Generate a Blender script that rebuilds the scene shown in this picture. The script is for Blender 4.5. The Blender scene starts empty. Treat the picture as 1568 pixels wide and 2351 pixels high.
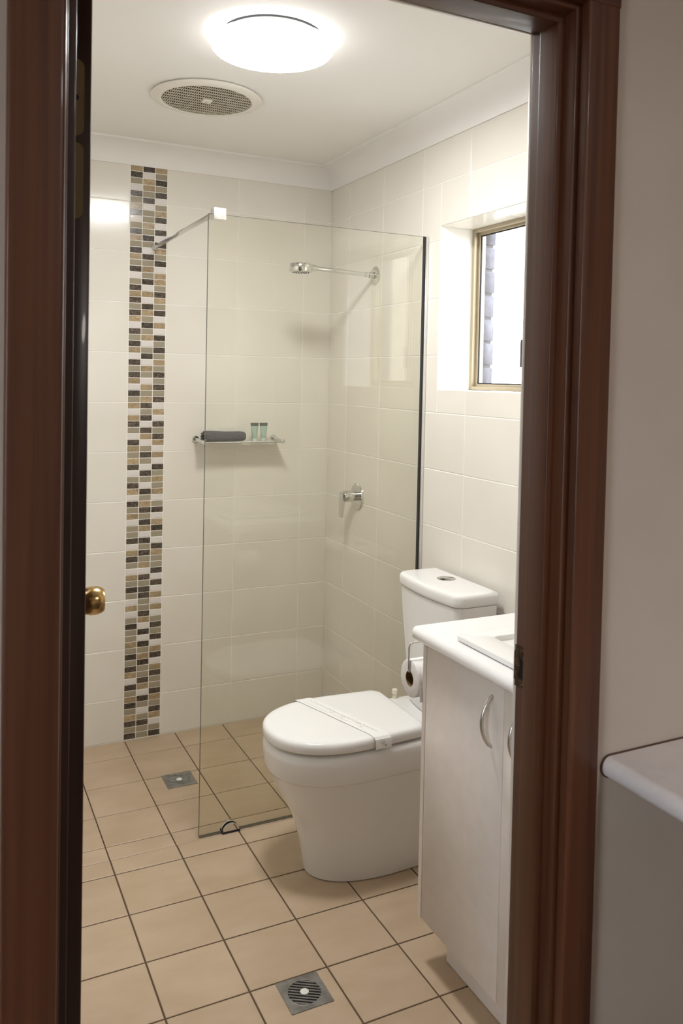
import bpy, bmesh, math, random
from mathutils import Vector, Matrix

S = bpy.context.scene
COL = S.collection
PI = math.pi
random.seed(7)

# ------------------------------------------------------------------ camera
cam_d = bpy.data.cameras.new('camera')
cam = bpy.data.objects.new('camera', cam_d)
COL.objects.link(cam)
YAW, PIT, ROL = math.radians(26.34899), math.radians(-1.71433), math.radians(1.20141)
F = Vector((math.sin(YAW)*math.cos(PIT), math.cos(YAW)*math.cos(PIT), math.sin(PIT)))
RT = Vector((math.cos(YAW), -math.sin(YAW), 0)); UP = RT.cross(F)
R2 = RT*math.cos(ROL) + UP*math.sin(ROL); U2 = -RT*math.sin(ROL) + UP*math.cos(ROL)
M = Matrix((R2, U2, -F)).transposed().to_4x4()
M.translation = Vector((-1.56259, -3.40506, 1.48788))
cam.matrix_world = M
cam_d.sensor_fit = 'AUTO'; cam_d.sensor_width = 36.0
cam_d.lens = 1921.4457/2351*36.0
cam_d.shift_x = -27.0132/2351
cam_d.shift_y = -249.4526/2351
cam_d.clip_start = 0.02
cam_d.dof.use_dof = True
cam_d.dof.focus_distance = 2.9
cam_d.dof.aperture_fstop = 11
S.camera = cam

# ------------------------------------------------------------------ world, lamps, exposure
W = bpy.data.worlds.new('overcast'); S.world = W; W.use_nodes = True
wn = W.node_tree.nodes
wn['Background'].inputs[0].default_value = (0.86, 0.93, 1.0, 1)
wn['Background'].inputs[1].default_value = 8.5
S.view_settings.view_transform = 'Standard'
S.view_settings.look = 'None'
S.view_settings.exposure = 0.48
S.view_settings.gamma = 1.0
S.view_settings.use_curve_mapping = False
LAMP_STRENGTH = 54.5
SIDE_STRENGTH = 2.4
# added unseen light under the hall ceiling, so the bench shades the wall below
hl = bpy.data.lights.new('hall_fill', 'AREA'); hl.shape = 'DISK'; hl.size = .35
hl.energy = 9.0; hl.color = (1, .92, .86)
hlo = bpy.data.objects.new('hall_fill', hl); COL.objects.link(hlo); hlo.location = (-.45, -4.0, 2.38)

# ------------------------------------------------------------------ materials
def srgb(r, g, b):
    f = lambda c: (c/255/12.92) if c/255 <= .04045 else ((c/255+.055)/1.055)**2.4
    return (f(r), f(g), f(b), 1)

def mat(name, col, rough=.5, metal=0, coat=0, emit=None, spec=.5, ior=1.45):
    m = bpy.data.materials.new(name); m.use_nodes = True
    p = m.node_tree.nodes['Principled BSDF']
    p.inputs['Base Color'].default_value = col
    p.inputs['Roughness'].default_value = rough
    p.inputs['Metallic'].default_value = metal
    p.inputs['Coat Weight'].default_value = coat
    p.inputs['Coat Roughness'].default_value = .05
    p.inputs['Specular IOR Level'].default_value = spec
    p.inputs['IOR'].default_value = ior
    if emit:
        p.inputs['Emission Color'].default_value = emit[0]
        p.inputs['Emission Strength'].default_value = emit[1]
    return m

def noisy(m, c1, c2, scale=(8, 8, 8), detail=4, lo=.35, hi=.65, dist=0, rand=0, bump=0, bump_scale=None, rough=None):
    """colour from stretched world-space noise, optional per-object brightness and bump"""
    nt = m.node_tree; n = nt.nodes; l = nt.links; p = n['Principled BSDF']
    geo = n.new('ShaderNodeNewGeometry')
    mp = n.new('ShaderNodeMapping'); mp.inputs['Scale'].default_value = scale
    l.new(geo.outputs['Position'], mp.inputs['Vector'])
    vec = mp.outputs[0]
    if rand:
        oi = n.new('ShaderNodeObjectInfo')
        va = n.new('ShaderNodeVectorMath'); va.operation = 'ADD'
        mu = n.new('ShaderNodeMath'); mu.operation = 'MULTIPLY'; mu.inputs[1].default_value = 60
        l.new(oi.outputs['Random'], mu.inputs[0]); l.new(vec, va.inputs[0]); l.new(mu.outputs[0], va.inputs[1])
        vec = va.outputs[0]
    nz = n.new('ShaderNodeTexNoise'); nz.inputs['Scale'].default_value = 1
    nz.inputs['Detail'].default_value = detail; nz.inputs['Distortion'].default_value = dist
    l.new(vec, nz.inputs['Vector'])
    cr = n.new('ShaderNodeValToRGB')
    cr.color_ramp.elements[0].position = lo; cr.color_ramp.elements[1].position = hi
    cr.color_ramp.elements[0].color = c1; cr.color_ramp.elements[1].color = c2
    l.new(nz.outputs['Fac'], cr.inputs[0])
    out = cr.outputs[0]
    if rand:
        hv = n.new('ShaderNodeHueSaturation')
        mr = n.new('ShaderNodeMapRange'); mr.inputs[3].default_value = 1-rand; mr.inputs[4].default_value = 1+rand
        l.new(oi.outputs['Random'], mr.inputs[0]); l.new(mr.outputs[0], hv.inputs['Value'])
        l.new(out, hv.inputs['Color']); out = hv.outputs[0]
    l.new(out, p.inputs['Base Color'])
    if rough:
        mr2 = n.new('ShaderNodeMapRange'); mr2.inputs[3].default_value = rough[0]; mr2.inputs[4].default_value = rough[1]
        l.new(nz.outputs['Fac'], mr2.inputs[0]); l.new(mr2.outputs[0], p.inputs['Roughness'])
    if bump:
        nb = n.new('ShaderNodeTexNoise'); nb.inputs['Scale'].default_value = 1; nb.inputs['Detail'].default_value = 2
        mb = n.new('ShaderNodeMapping'); mb.inputs['Scale'].default_value = bump_scale or scale
        l.new(geo.outputs['Position'], mb.inputs['Vector']); l.new(mb.outputs[0], nb.inputs['Vector'])
        b = n.new('ShaderNodeBump'); b.inputs['Strength'].default_value = bump; b.inputs['Distance'].default_value = .001
        l.new(nb.outputs['Fac'], b.inputs['Height']); l.new(b.outputs[0], p.inputs['Normal'])
    return m

def glass_mat(name, tint, rough=0.0):
    """architectural glass: tinted straight-through light plus a Schlick reflection, same from both sides"""
    m = bpy.data.materials.new(name); m.use_nodes = True
    nt = m.node_tree; n = nt.nodes; l = nt.links; n.clear()
    out = n.new('ShaderNodeOutputMaterial'); mix = n.new('ShaderNodeMixShader')
    tr = n.new('ShaderNodeBsdfTransparent'); tr.inputs[0].default_value = tint
    gl = n.new('ShaderNodeBsdfGlossy'); gl.inputs['Roughness'].default_value = rough
    geo = n.new('ShaderNodeNewGeometry')
    dot = n.new('ShaderNodeVectorMath'); dot.operation = 'DOT_PRODUCT'
    l.new(geo.outputs['Normal'], dot.inputs[0]); l.new(geo.outputs['Incoming'], dot.inputs[1])
    ab = n.new('ShaderNodeMath'); ab.operation = 'ABSOLUTE'; l.new(dot.outputs['Value'], ab.inputs[0])
    sb = n.new('ShaderNodeMath'); sb.operation = 'SUBTRACT'; sb.inputs[0].default_value = 1; l.new(ab.outputs[0], sb.inputs[1])
    pw = n.new('ShaderNodeMath'); pw.operation = 'POWER'; pw.inputs[1].default_value = 5; l.new(sb.outputs[0], pw.inputs[0])
    ma = n.new('ShaderNodeMath'); ma.operation = 'MULTIPLY_ADD'; ma.inputs[1].default_value = .96; ma.inputs[2].default_value = .04
    l.new(pw.outputs[0], ma.inputs[0])
    l.new(ma.outputs[0], mix.inputs[0]); l.new(tr.outputs[0], mix.inputs[1]); l.new(gl.outputs[0], mix.inputs[2])
    l.new(mix.outputs[0], out.inputs[0])
    return m

MT = {}
MT['wall_tile'] = noisy(mat('cream glazed tile', srgb(228, 221, 205), .15), srgb(232, 227, 217), srgb(237, 232, 223), (3, 3, 3), 2, .3, .7, rand=.012, bump=.25, bump_scale=(14, 14, 14))
MT['wall_grout'] = mat('white wall grout', srgb(246, 244, 238), .8)
MT['floor_tile'] = noisy(mat('tan floor tile', srgb(178, 153, 124), .38), srgb(186, 163, 136), srgb(198, 176, 150), (7, 14, 7), 6, .3, .7, rand=.02, bump=.12, bump_scale=(260, 260, 260), rough=(.30, .46))
MT['floor_grout'] = mat('brown floor grout', srgb(96, 78, 60), .95)
MT['ceiling'] = mat('white ceiling paint', srgb(242, 240, 236), .75)
MT['cornice'] = mat('white cornice paint', srgb(243, 241, 238), .55)
MT['hall_wall'] = noisy(mat('taupe wall paint', srgb(196, 182, 172), .8), srgb(196, 182, 169), srgb(201, 188, 175), (5, 5, 5), 3, .3, .7, bump=.06, bump_scale=(400, 400, 400))
MT['carpet'] = mat('grey hall carpet', srgb(110, 100, 92), .95)
MT['wood'] = noisy(mat('dark stained timber', srgb(74, 42, 28), .4, coat=.12), srgb(60, 32, 19), srgb(112, 68, 45), (60, 60, 1.1), 6, .2, .8, .4, bump=.12, bump_scale=(160, 160, 6), rough=(.34, .48))
MT['wood_head'] = noisy(mat('dark stained head timber', srgb(74, 42, 28), .4, coat=.12), srgb(60, 32, 19), srgb(112, 68, 45), (1.1, 60, 60), 6, .2, .8, .4, bump=.12, bump_scale=(6, 160, 160), rough=(.34, .48))
MT['door'] = noisy(mat('very dark stained door', srgb(40, 21, 16), .35, coat=.15), srgb(42, 24, 17), srgb(66, 39, 29), (45, 45, 2), 5, .3, .7, .4)
MT['chrome'] = mat('polished chrome', (.70, .70, .69, 1), .09, 1)
MT['satin'] = mat('satin steel', (.62, .60, .57, 1), .28, 1)
MT['white_ceramic'] = mat('white vitreous china', srgb(240, 239, 237), .06, spec=.55)
MT['white_plastic'] = mat('white seat plastic', srgb(242, 241, 239), .12)
MT['laminate'] = noisy(mat('white melamine', srgb(226, 216, 207), .32), srgb(224, 214, 205), srgb(229, 219, 211), (30, 30, 30), 2, .3, .7, bump=.1, bump_scale=(500, 500, 500))
MT['bench'] = mat('white post-formed laminate', srgb(240, 238, 236), .16)
MT['hall_bench'] = noisy(mat('pale bench laminate', srgb(226, 219, 216), .3), srgb(224, 217, 214), srgb(229, 222, 220), (40, 40, 40), 2)
MT['glass'] = glass_mat('faintly green shower glass', (.984, .986, .955, 1))
MT['glass_edge'] = mat('dark green glass edge', srgb(66, 74, 66), .15)
MT['pane'] = glass_mat('clear window pane', (.99, .99, .99, 1))
MT['alu'] = mat('champagne aluminium', srgb(178, 166, 142), .36, .4)
MT['rubber'] = mat('black glazing rubber', srgb(38, 38, 44), .6)
MT['dark'] = mat('dark cavity', srgb(22, 20, 18), .8)
MT['channel'] = mat('bright aluminium channel', (.78, .77, .74, 1), .25, .8)
MT['brass'] = noisy(mat('aged brass', srgb(150, 112, 60), .22, 1), srgb(150, 120, 78), srgb(206, 174, 122), (60, 60, 60), 4)
MT['hinge'] = mat('dull brass hinge', srgb(120, 104, 74), .45, .7)
MT['strike'] = noisy(mat('tarnished strike plate', srgb(88, 70, 54), .4, .8), srgb(60, 46, 36), srgb(110, 90, 70), (120, 120, 120), 4)
MT['brick'] = noisy(mat('mauve brick', srgb(150, 126, 122), .9), srgb(96, 95, 104), srgb(116, 115, 124), (40, 40, 40), 5, rand=.12, bump=.5, bump_scale=(200, 200, 200))
MT['mortar'] = mat('grey mortar', srgb(122, 120, 126), .95)
MT['fan_white'] = mat('white fan plastic', srgb(232, 228, 218), .4)
MT['fan_bars'] = mat('dusty white grille', srgb(205, 198, 180), .55)
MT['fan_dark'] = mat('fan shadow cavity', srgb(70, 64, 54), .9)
MT['lamp_base'] = mat('white lamp base', srgb(235, 235, 235), .4)
MT['gap_shade'] = mat('dark grey gap shade', srgb(60, 60, 62), .9)  # shade around the ceiling light's base, put into the colour
MT['lamp'] = mat('lit opal diffuser', (1, 1, 1, 1), .4, emit=((1, 1, 1, 1), LAMP_STRENGTH))
MT['lamp_side'] = mat('lit opal rim', (1, 1, 1, 1), .4, emit=((1, 1, 1, 1), SIDE_STRENGTH))
MT['towel'] = noisy(mat('charcoal towelling', srgb(92, 90, 92), .95), srgb(78, 76, 78), srgb(106, 104, 106), (300, 300, 300), 3, bump=.8, bump_scale=(500, 500, 500))
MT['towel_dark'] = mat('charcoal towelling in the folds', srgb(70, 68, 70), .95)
MT['tube'] = mat('pale green tube plastic', srgb(166, 186, 172), .25)
MT['tube_band'] = mat('grey crimp', srgb(92, 96, 90), .4)
MT['tube_cap'] = mat('clear pale cap', srgb(205, 216, 206), .2)
MT['wrap'] = mat('white waxed wrapper', srgb(232, 230, 224), .5)
MT['paper'] = noisy(mat('white tissue', srgb(240, 237, 234), .95), srgb(236, 233, 230), srgb(244, 241, 239), (80, 80, 80), 2, bump=.3, bump_scale=(300, 300, 300))
MT['core'] = mat('brown cardboard', srgb(120, 92, 62), .9)
MT['band_paper'] = mat('thin white paper', srgb(243, 242, 239), .55)
MT['band_print'] = mat('pale grey print', srgb(196, 193, 190), .6)
MT['drain'] = noisy(mat('worn chromed brass drain', srgb(126, 124, 120), .36, .6), srgb(134, 132, 128), srgb(158, 156, 152), (40, 40, 40), 4)
MT['white_cap'] = mat('white drain cap', srgb(238, 236, 230), .4)
MT['pin'] = mat('ivory hinge pin', srgb(236, 228, 206), .35)
MT['m_tan'] = noisy(mat('tan marble mosaic', srgb(168, 140, 106), .2), srgb(146, 124, 96), srgb(192, 172, 138), (60, 60, 90), 5, .3, .7, 1.5, rand=.12)
MT['m_dark'] = noisy(mat('dark brown marble mosaic', srgb(74, 62, 54), .18), srgb(48, 40, 35), srgb(128, 114, 100), (70, 70, 110), 6, .38, .72, 2.5, rand=.25)
MT['m_olive'] = mat('olive grey glass mosaic', srgb(162, 152, 132), .08)
MT['m_white'] = mat('white glass mosaic', srgb(226, 220, 216), .05)
MT['trim_edge'] = mat('cream tile edge trim', srgb(232, 220, 208), .3)
MT['joint'] = mat('brown sealed joint', srgb(92, 70, 56), .8)
MT['ground'] = mat('pale paving outside', srgb(150, 146, 140), .9)

# ------------------------------------------------------------------ helpers
def link(o, parent=None):
    COL.objects.link(o)
    if parent is not None: o.parent = parent
    return o

def mesh_obj(name, verts, faces, m, parent=None, smooth=False):
    me = bpy.data.meshes.new(name)
    me.from_pydata([tuple(v) for v in verts], [], faces)
    me.materials.append(m)
    if smooth:
        for p in me.polygons: p.use_smooth = True
    me.update()
    return link(bpy.data.objects.new(name, me), parent)

def bm_obj(name, bm, m, parent=None, smooth=False, mats=None):
    me = bpy.data.meshes.new(name)
    bmesh.ops.recalc_face_normals(bm, faces=bm.faces[:])
    bm.to_mesh(me); bm.free()
    for x in (mats or [m]): me.materials.append(x)
    if smooth:
        for p in me.polygons: p.use_smooth = True
    return link(bpy.data.objects.new(name, me), parent)

def smooth_angle(o, deg=35):
    me = o.data
    for p in me.polygons: p.use_smooth = True
    bm = bmesh.new(); bm.from_mesh(me)
    for e in bm.edges:
        if len(e.link_faces) == 2 and e.calc_face_angle(0) > math.radians(deg): e.smooth = False
    bm.to_mesh(me); bm.free()
    return o

def bx(bm, x0, x1, y0, y1, z0, z1, bev=0, seg=1):
    mtx = Matrix.Translation(((x0+x1)/2, (y0+y1)/2, (z0+z1)/2)) @ Matrix.Diagonal((abs(x1-x0), abs(y1-y0), abs(z1-z0), 1))
    r = bmesh.ops.create_cube(bm, size=1, matrix=mtx)
    if bev:
        es = list({e for v in r['verts'] for e in v.link_edges})
        bmesh.ops.bevel(bm, geom=es, offset=bev, segments=seg, affect='EDGES', profile=.5, clamp_overlap=True)

def box(name, x0, x1, y0, y1, z0, z1, m, parent=None, bev=0, seg=1):
    bm = bmesh.new(); bx(bm, x0, x1, y0, y1, z0, z1, bev, seg)
    o = bm_obj(name, bm, m, parent)
    if bev: smooth_angle(o, 50 if seg == 1 else 40)
    return o

def lathe_data(profile, n=48, mtx=None, close_ends=True):
    """profile: list of (r, z) about the local z axis"""
    v, f = [], []
    k = len(profile)
    for i in range(n):
        a = 2*PI*i/n
        for r, z in profile: v.append(Vector((r*math.cos(a), r*math.sin(a), z)))
    for i in range(n):
        j = (i+1) % n
        for q in range(k-1): f.append((i*k+q, j*k+q, j*k+q+1, i*k+q+1))
    if close_ends:
        if profile[0][0] > 1e-6: f.append(tuple(i*k for i in range(n))[::-1])
        if profile[-1][0] > 1e-6: f.append(tuple(i*k+k-1 for i in range(n)))
    if mtx is not None: v = [mtx @ p for p in v]
    return v, f

def lathe(name, profile, m, parent=None, n=48, mtx=None, deg=40, close_ends=True):
    v, f = lathe_data(profile, n, mtx, close_ends)
    bm = bmesh.new(); vs = [bm.verts.new(p) for p in v]
    for q in f:
        try: bm.faces.new([vs[i] for i in q])
        except ValueError: pass
    bmesh.ops.remove_doubles(bm, verts=bm.verts[:], dist=1e-6)
    o = bm_obj(name, bm, m, parent)
    return smooth_angle(o, deg)

def axis_mtx(loc, axis):
    z = Vector(axis).normalized()
    return Matrix.Translation(loc) @ z.to_track_quat('Z', 'Y').to_matrix().to_4x4()

def tube_bm(bm, pts, r, n=12, cap=True):
    pts = [Vector(p) for p in pts]; rings = []
    prev = None
    for i, p in enumerate(pts):
        d = (pts[min(i+1, len(pts)-1)] - pts[max(i-1, 0)]).normalized()
        if prev is None:
            a = d.orthogonal().normalized()
        else:
            a = (prev - d*prev.dot(d)).normalized()
        prev = a; b = d.cross(a)
        rr = r[i] if isinstance(r, (list, tuple)) else r
        rings.append([bm.verts.new(p + (a*math.cos(2*PI*k/n) + b*math.sin(2*PI*k/n))*rr) for k in range(n)])
    for i in range(len(rings)-1):
        for k in range(n):
            bm.faces.new((rings[i][k], rings[i][(k+1) % n], rings[i+1][(k+1) % n], rings[i+1][k]))
    if cap:
        bm.faces.new(rings[0][::-1]); bm.faces.new(rings[-1])

def tube(name, pts, r, m, parent=None, n=12):
    bm = bmesh.new(); tube_bm(bm, pts, r, n)
    return smooth_angle(bm_obj(name, bm, m, parent), 50)

def fillet(pts, rad, n=6):
    """round the corners of a polyline"""
    pts = [Vector(p) for p in pts]; out = [pts[0]]
    for i in range(1, len(pts)-1):
        p = pts[i]; a = (pts[i-1]-p); b = (pts[i+1]-p)
        ra = min(rad, a.length*.49, b.length*.49)
        A = p + a.normalized()*ra; B = p + b.normalized()*ra
        for k in range(n+1):
            t = k/n
            out.append(A*(1-t)**2 + p*2*t*(1-t) + B*t*t)
    out.append(pts[-1]); return out

def loft(name, rings, m, parent=None, cap=(True, True), deg=40):
    bm = bmesh.new(); R = []
    for ring in rings: R.append([bm.verts.new(p) for p in ring])
    n = len(R[0])
    for i in range(len(R)-1):
        for k in range(n):
            bm.faces.new((R[i][k], R[i][(k+1) % n], R[i+1][(k+1) % n], R[i+1][k]))
    if cap[0]: bm.faces.new(R[0][::-1])
    if cap[1]: bm.faces.new(R[-1])
    return smooth_angle(bm_obj(name, bm, m, parent), deg)

def extrude(name, prof, axis, a0, a1, m, parent=None, deg=40):
    """closed 2-D profile swept along x, y or z; prof in the two other axes (in xyz order)"""
    def P(u, w, t):
        return {'x': (t, u, w), 'y': (u, t, w), 'z': (u, w, t)}[axis]
    return loft(name, [[P(u, w, a0) for u, w in prof], [P(u, w, a1) for u, w in prof]], m, parent, deg=deg)

def empty(name, loc=(0, 0, 0), rz=0):
    o = bpy.data.objects.new(name, None); o.location = loc; o.rotation_euler = (0, 0, rz)
    o.empty_display_size = .05
    return link(o)

def tag(o, label=None, cat=None, group=None, kind=None):
    if label: o['label'] = label
    if cat: o['category'] = cat
    if group: o['group'] = group
    if kind: o['kind'] = kind
    return o

def struct(o, label=None):
    o['kind'] = 'structure'
    if label: o['label'] = label
    return o

# tile meshes: plan w x h centred, back at z = -back, face at z = proud, chamfered rim
TILE = {}
def tile_mesh(w, h, m, proud=.0009, ch=.0011, back=.004):
    key = (round(w, 4), round(h, 4), m.name, proud, ch)
    if key in TILE: return TILE[key]
    a, b = w/2, h/2
    v = []
    for z, i in ((-back, 0), (proud-ch*.7, 0), (proud, ch)):
        v += [(-a+i, -b+i, z), (a-i, -b+i, z), (a-i, b-i, z), (-a+i, b-i, z)]
    f = []
    for q in (0, 4):
        for k in range(4): f.append((q+k, q+(k+1) % 4, q+4+(k+1) % 4, q+4+k))
    f.append((8, 9, 10, 11))
    me = bpy.data.meshes.new('tile'); me.from_pydata(v, [], f); me.materials.append(m); me.update()
    TILE[key] = me
    return me
def tile(name, w, h, m, loc, rot, parent, **k):
    o = bpy.data.objects.new(name, tile_mesh(w, h, m, **k))
    o.location = loc; o.rotation_euler = rot
    return link(o, parent)
RB = (PI/2, 0, 0); RR = (PI/2, 0, -PI/2); RL = (PI/2, 0, PI/2); RF = (PI/2, 0, PI); RC = (0, 0, 0)

# ------------------------------------------------------------------ dimensions
XL, YF, ZC = -1.56, -2.312, 2.40         # left wall, door wall (bathroom face), ceiling
ZW = 2.320                               # top of wall tiles, foot of the cornice
HALL_Y = -2.425                          # hall face of the door wall
JL, JR, JH = -1.436, -.720, 2.040        # inner faces of the door jambs and head
WY0, WY1, WZ0, WZ1, WD = -.910, -1.490, 1.455, 2.023, .134   # window opening
Z0 = -.0268
ROWS = [0] + [Z0 + .2*k for k in range(1, 12)] + [ZW]
G = .0030

# ------------------------------------------------------------------ setting: room shell
wall_back = struct(box('wall_back', XL-.1, .30, .0002, .10, -.05, 2.5, MT['wall_grout']), 'cream tiled back wall with a mosaic strip')
wall_back.location.y = 0.0
bm = bmesh.new()
ox = .0002
bx(bm, ox, .155, .0, WY0, -.05, 2.5); bx(bm, ox, .155, WY1, HALL_Y+.01, -.05, 2.5)
bx(bm, ox, .155, WY0, WY1, -.05, WZ0-.006); bx(bm, ox, .155, WY0, WY1, WZ1+.006, 2.5)
wall_right = struct(bm_obj('wall_right', bm, MT['wall_grout']), 'cream tiled right wall around the window')
wall_left = struct(box('wall_left', XL-.1, XL-.0002, .0, HALL_Y+.01, -.05, 2.5, MT['wall_grout']), 'cream tiled left wall behind the open door')
bm = bmesh.new()
bx(bm, XL, JL-.03, HALL_Y+.008, YF-.0002, -.05, 2.5); bx(bm, JR+.03, .0, HALL_Y+.008, YF-.0002, -.05, 2.5)
bx(bm, JL-.03, JR+.03, HALL_Y+.008, YF-.0002, JH+.03, 2.5)
wall_front = struct(bm_obj('wall_front', bm, MT['wall_grout']), 'tiled bathroom side of the door wall')
bm = bmesh.new()
bx(bm, -3.6, JL-.03, HALL_Y, HALL_Y+.008, 0, 2.5); bx(bm, JR+.03, 1.4, HALL_Y, HALL_Y+.008, 0, 2.5)
bx(bm, JL-.03, JR+.03, HALL_Y, HALL_Y+.008, JH+.03, 2.5)
wall_hall = struct(bm_obj('wall_hall_front', bm, MT['hall_wall']), 'taupe painted wall around the doorway')
ceiling = struct(box('ceiling', XL-.1, .16, .1, YF-.0, ZC, 2.5, MT['ceiling']), 'white painted bathroom ceiling')
bm = bmesh.new()
bx(bm, XL-.1, .05, -.834, HALL_Y, -.06, -.0022); bx(bm, XL-.1, .05, .05, -.834, -.06, -.0068)
floor = struct(bm_obj('floor', bm, MT['floor_grout']), 'bathroom floor of square tan tiles')

# hall / bedroom around the camera: floor, ceiling, walls with two windows of daylight
struct(box('floor_hall', -3.6, 1.4, HALL_Y, -5.6, -.06, -.001, MT['carpet']), 'grey hall floor')
struct(box('ceiling_hall', -3.6, 1.4, HALL_Y, -5.6, 2.4, 2.5, MT['ceiling']), 'white hall ceiling')
struct(box('wall_hall_right', 1.3, 1.4, HALL_Y, -5.6, 0, 2.4, MT['hall_wall']), 'taupe wall right of the hall')
bm = bmesh.new()
bx(bm, -3.6, -3.5, HALL_Y, -3.5, 0, 2.4); bx(bm, -3.6, -3.5, -4.5, -5.6, 0, 2.4); bx(bm, -3.6, -3.5, -3.5, -4.5, 0, .85)
bx(bm, -3.6, -3.5, -3.5, -4.5, 2.1, 2.4)
struct(bm_obj('wall_hall_left', bm, MT['hall_wall']), 'taupe hall wall with a wide window')
struct(box('wall_hall_back', -3.5, 1.3, -5.5, -5.6, 0, 2.4, MT['hall_wall']), 'taupe hall wall behind the camera')

struct(box('floor_outside', -30, 30, -32, 28, -.5, -.4, MT['ground'], None), 'pale paved ground outside the windows')

# cornices: concave plaster coves
def cove():
    pts = [(0, ZW-.004), (-.007, ZW-.004), (-.007, ZW+.002)]
    c = (-.087, ZW+.002); r = .080 - .006
    for k in range(0, 13):
        a = PI/2*k/12
        pts.append((c[0]+.080*math.cos(a), c[1]+.070*math.sin(a)))
    pts += [(-.092, ZW+.072), (-.092, ZC), (0, ZC)]
    return pts
cv = cove()
struct(extrude('trim_1', cv, 'x', XL, 0, MT['cornice']), 'white cove cornice along the back wall')
o = struct(loft('trim_2', [[(u, t, w) for u, w in cv] for t in (0, YF)], MT['cornice']), 'white cove cornice along the right wall')
struct(loft('trim_3', [[(XL-u, t, w) for u, w in cv] for t in (0, YF)], MT['cornice']), 'white cove cornice along the left wall')
struct(loft('trim_4', [[(t, YF-u, w) for u, w in cv] for t in (XL, 0)], MT['cornice']), 'white cove cornice over the doorway')

# ---- wall tiles
def rows_tiles(parent, cols, place, rot, hole=None):
    """cols: tile column edges; place(c, z) -> location"""
    for a, b in zip(cols[:-1], cols[1:]):
        for z0, z1 in zip(ROWS[:-1], ROWS[1:]):
            pieces = [(a, b, z0, z1)]
            if hole:
                h0, h1, hz0, hz1 = hole; new = []
                for (p, q, r, s) in pieces:
                    if q <= h0 or p >= h1 or s <= hz0 or r >= hz1: new.append((p, q, r, s)); continue
                    if p < h0: new.append((p, h0, r, s))
                    if q > h1: new.append((h1, q, r, s))
                    m0, m1 = max(p, h0), min(q, h1)
                    if r < hz0: new.append((m0, m1, r, hz0))
                    if s > hz1: new.append((m0, m1, hz1, s))
                pieces = new
            for (p, q, r, s) in pieces:
                if q-p < .008 or s-r < .008: continue
                tile('tile', q-p-G, s-r-G, MT['wall_tile'], place((p+q)/2, (r+s)/2), rot, parent)
SL, SR = -.886, -.736
rows_tiles(wall_back, [XL, -1.487, -1.187, SL], lambda c, z: (c, 0, z), RB)
rows_tiles(wall_back, [SR, -.434, -.132, 0], lambda c, z: (c, 0, z), RB)
hr = (-WY0, -WY1, WZ0, WZ1)
rows_tiles(wall_right, [0, .183, .484, .786, 1.086, 1.388, 1.690, 1.992, -YF], lambda c, z: (0, -c, z), RR, hr)
rows_tiles(wall_left, [0, .3, .6, .9, 1.2, 1.5, 1.8, 2.1, -YF], lambda c, z: (XL, -c, z), RL)
rows_tiles(wall_front, [-0.0, .30, .60, .67], lambda c, z: (-c, YF, z), RF)
rows_tiles(wall_front, [.67, .99, 1.29, 1.50], lambda c, z: (-c, YF, z), RF, (.66, 1.55, -.1, JH+.052))

# ---- mosaic strip, read off the photograph from the cornice down: T tan, D dark, G olive glass, W white glass
MC = [
 'TDGWDGTDWGDTGDTGDWGDTDGDTWDGDTWDGDTWDGTWTDG' 'WDTGTDWGDTWDGTWGGDWTDGWTGDGWTWGDGGTGDGDTWDG' 'TDGTDGD',
 'DWTTGDWGGTGDGWDGTGDWTWDTGDGTWGDWTGWTGTDGDWD' 'TWGDGWDGWDGTDGDTWDGDGTWDGDDGGDTWDWDGTDGGDTW' 'DGWGDGG',
 'TGDGDWGTDWDWDTGDWTTGDTGDWTWDGDGTGDGDGDWTWDG' 'DTWTWDGTGTWGDWTDGWDTGGDWDWTWTWGDGDWTDWTDGGD' 'TGDTWGD']
kinds = {'T': MT['m_tan'], 'D': MT['m_dark'], 'G': MT['m_olive'], 'W': MT['m_white']}
pitch = (ZW-.001)/93
for c in range(3):
    for r in range(93):
        k = MC[c][r]
        x = SL + .001 + (c+.5)*(.148/3); z = ZW - (r+.5)*pitch
        tile('mosaic_tile', .0462, pitch-.0028, kinds[k], (x, 0, z), RB, wall_back, proud=.0014, ch=.0014 if k in 'GW' else .0008)

# ---- floor tiles (204 mm pitch), shower rows on their own falls
XS = [XL] + [-1.497 + .2055*i for i in range(0, 8)]
XS = [XL, -1.497, -1.2915, -1.0862, -.881, -.6755, -.4702, -.265, -.0597, 0]
YS = [-.9159 - .2053*i for i in range(0, 7)] + [YF]
SH = [0, -.146, -.359, -.562, -.755, -.834]
FG = .0045
def fall(x, y):     # shower floor sinks a little towards its waste
    d = math.hypot((x+.762)*.8, y+.41)
    return -.0035*max(0, 1-d/.75)
for x0, x1 in zip(XS[:-1], XS[1:]):
    for y0, y1 in zip([-.834] + YS[:-1], YS):
        if abs(y1-y0) > .01:
            tile('tile', x1-x0-FG, y0-y1-FG, MT['floor_tile'], ((x0+x1)/2, (y0+y1)/2, -.0012), RC, floor, proud=.0012, ch=.0014, back=.008)
    for y0, y1 in zip(SH[:-1], SH[1:]):
        cx, cy = (x0+x1)/2, (y0+y1)/2
        o = tile('tile', x1-x0-FG*.8, y0-y1-FG*.8, MT['floor_tile'], (cx, cy, -.0012+fall(cx, cy)), RC, floor, proud=.0012, ch=.0014, back=.008)
        e = .02
        o.rotation_euler = (math.atan((fall(cx, cy+e)-fall(cx, cy-e))/(2*e)), -math.atan((fall(cx+e, cy)-fall(cx-e, cy))/(2*e)), 0)

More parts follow.
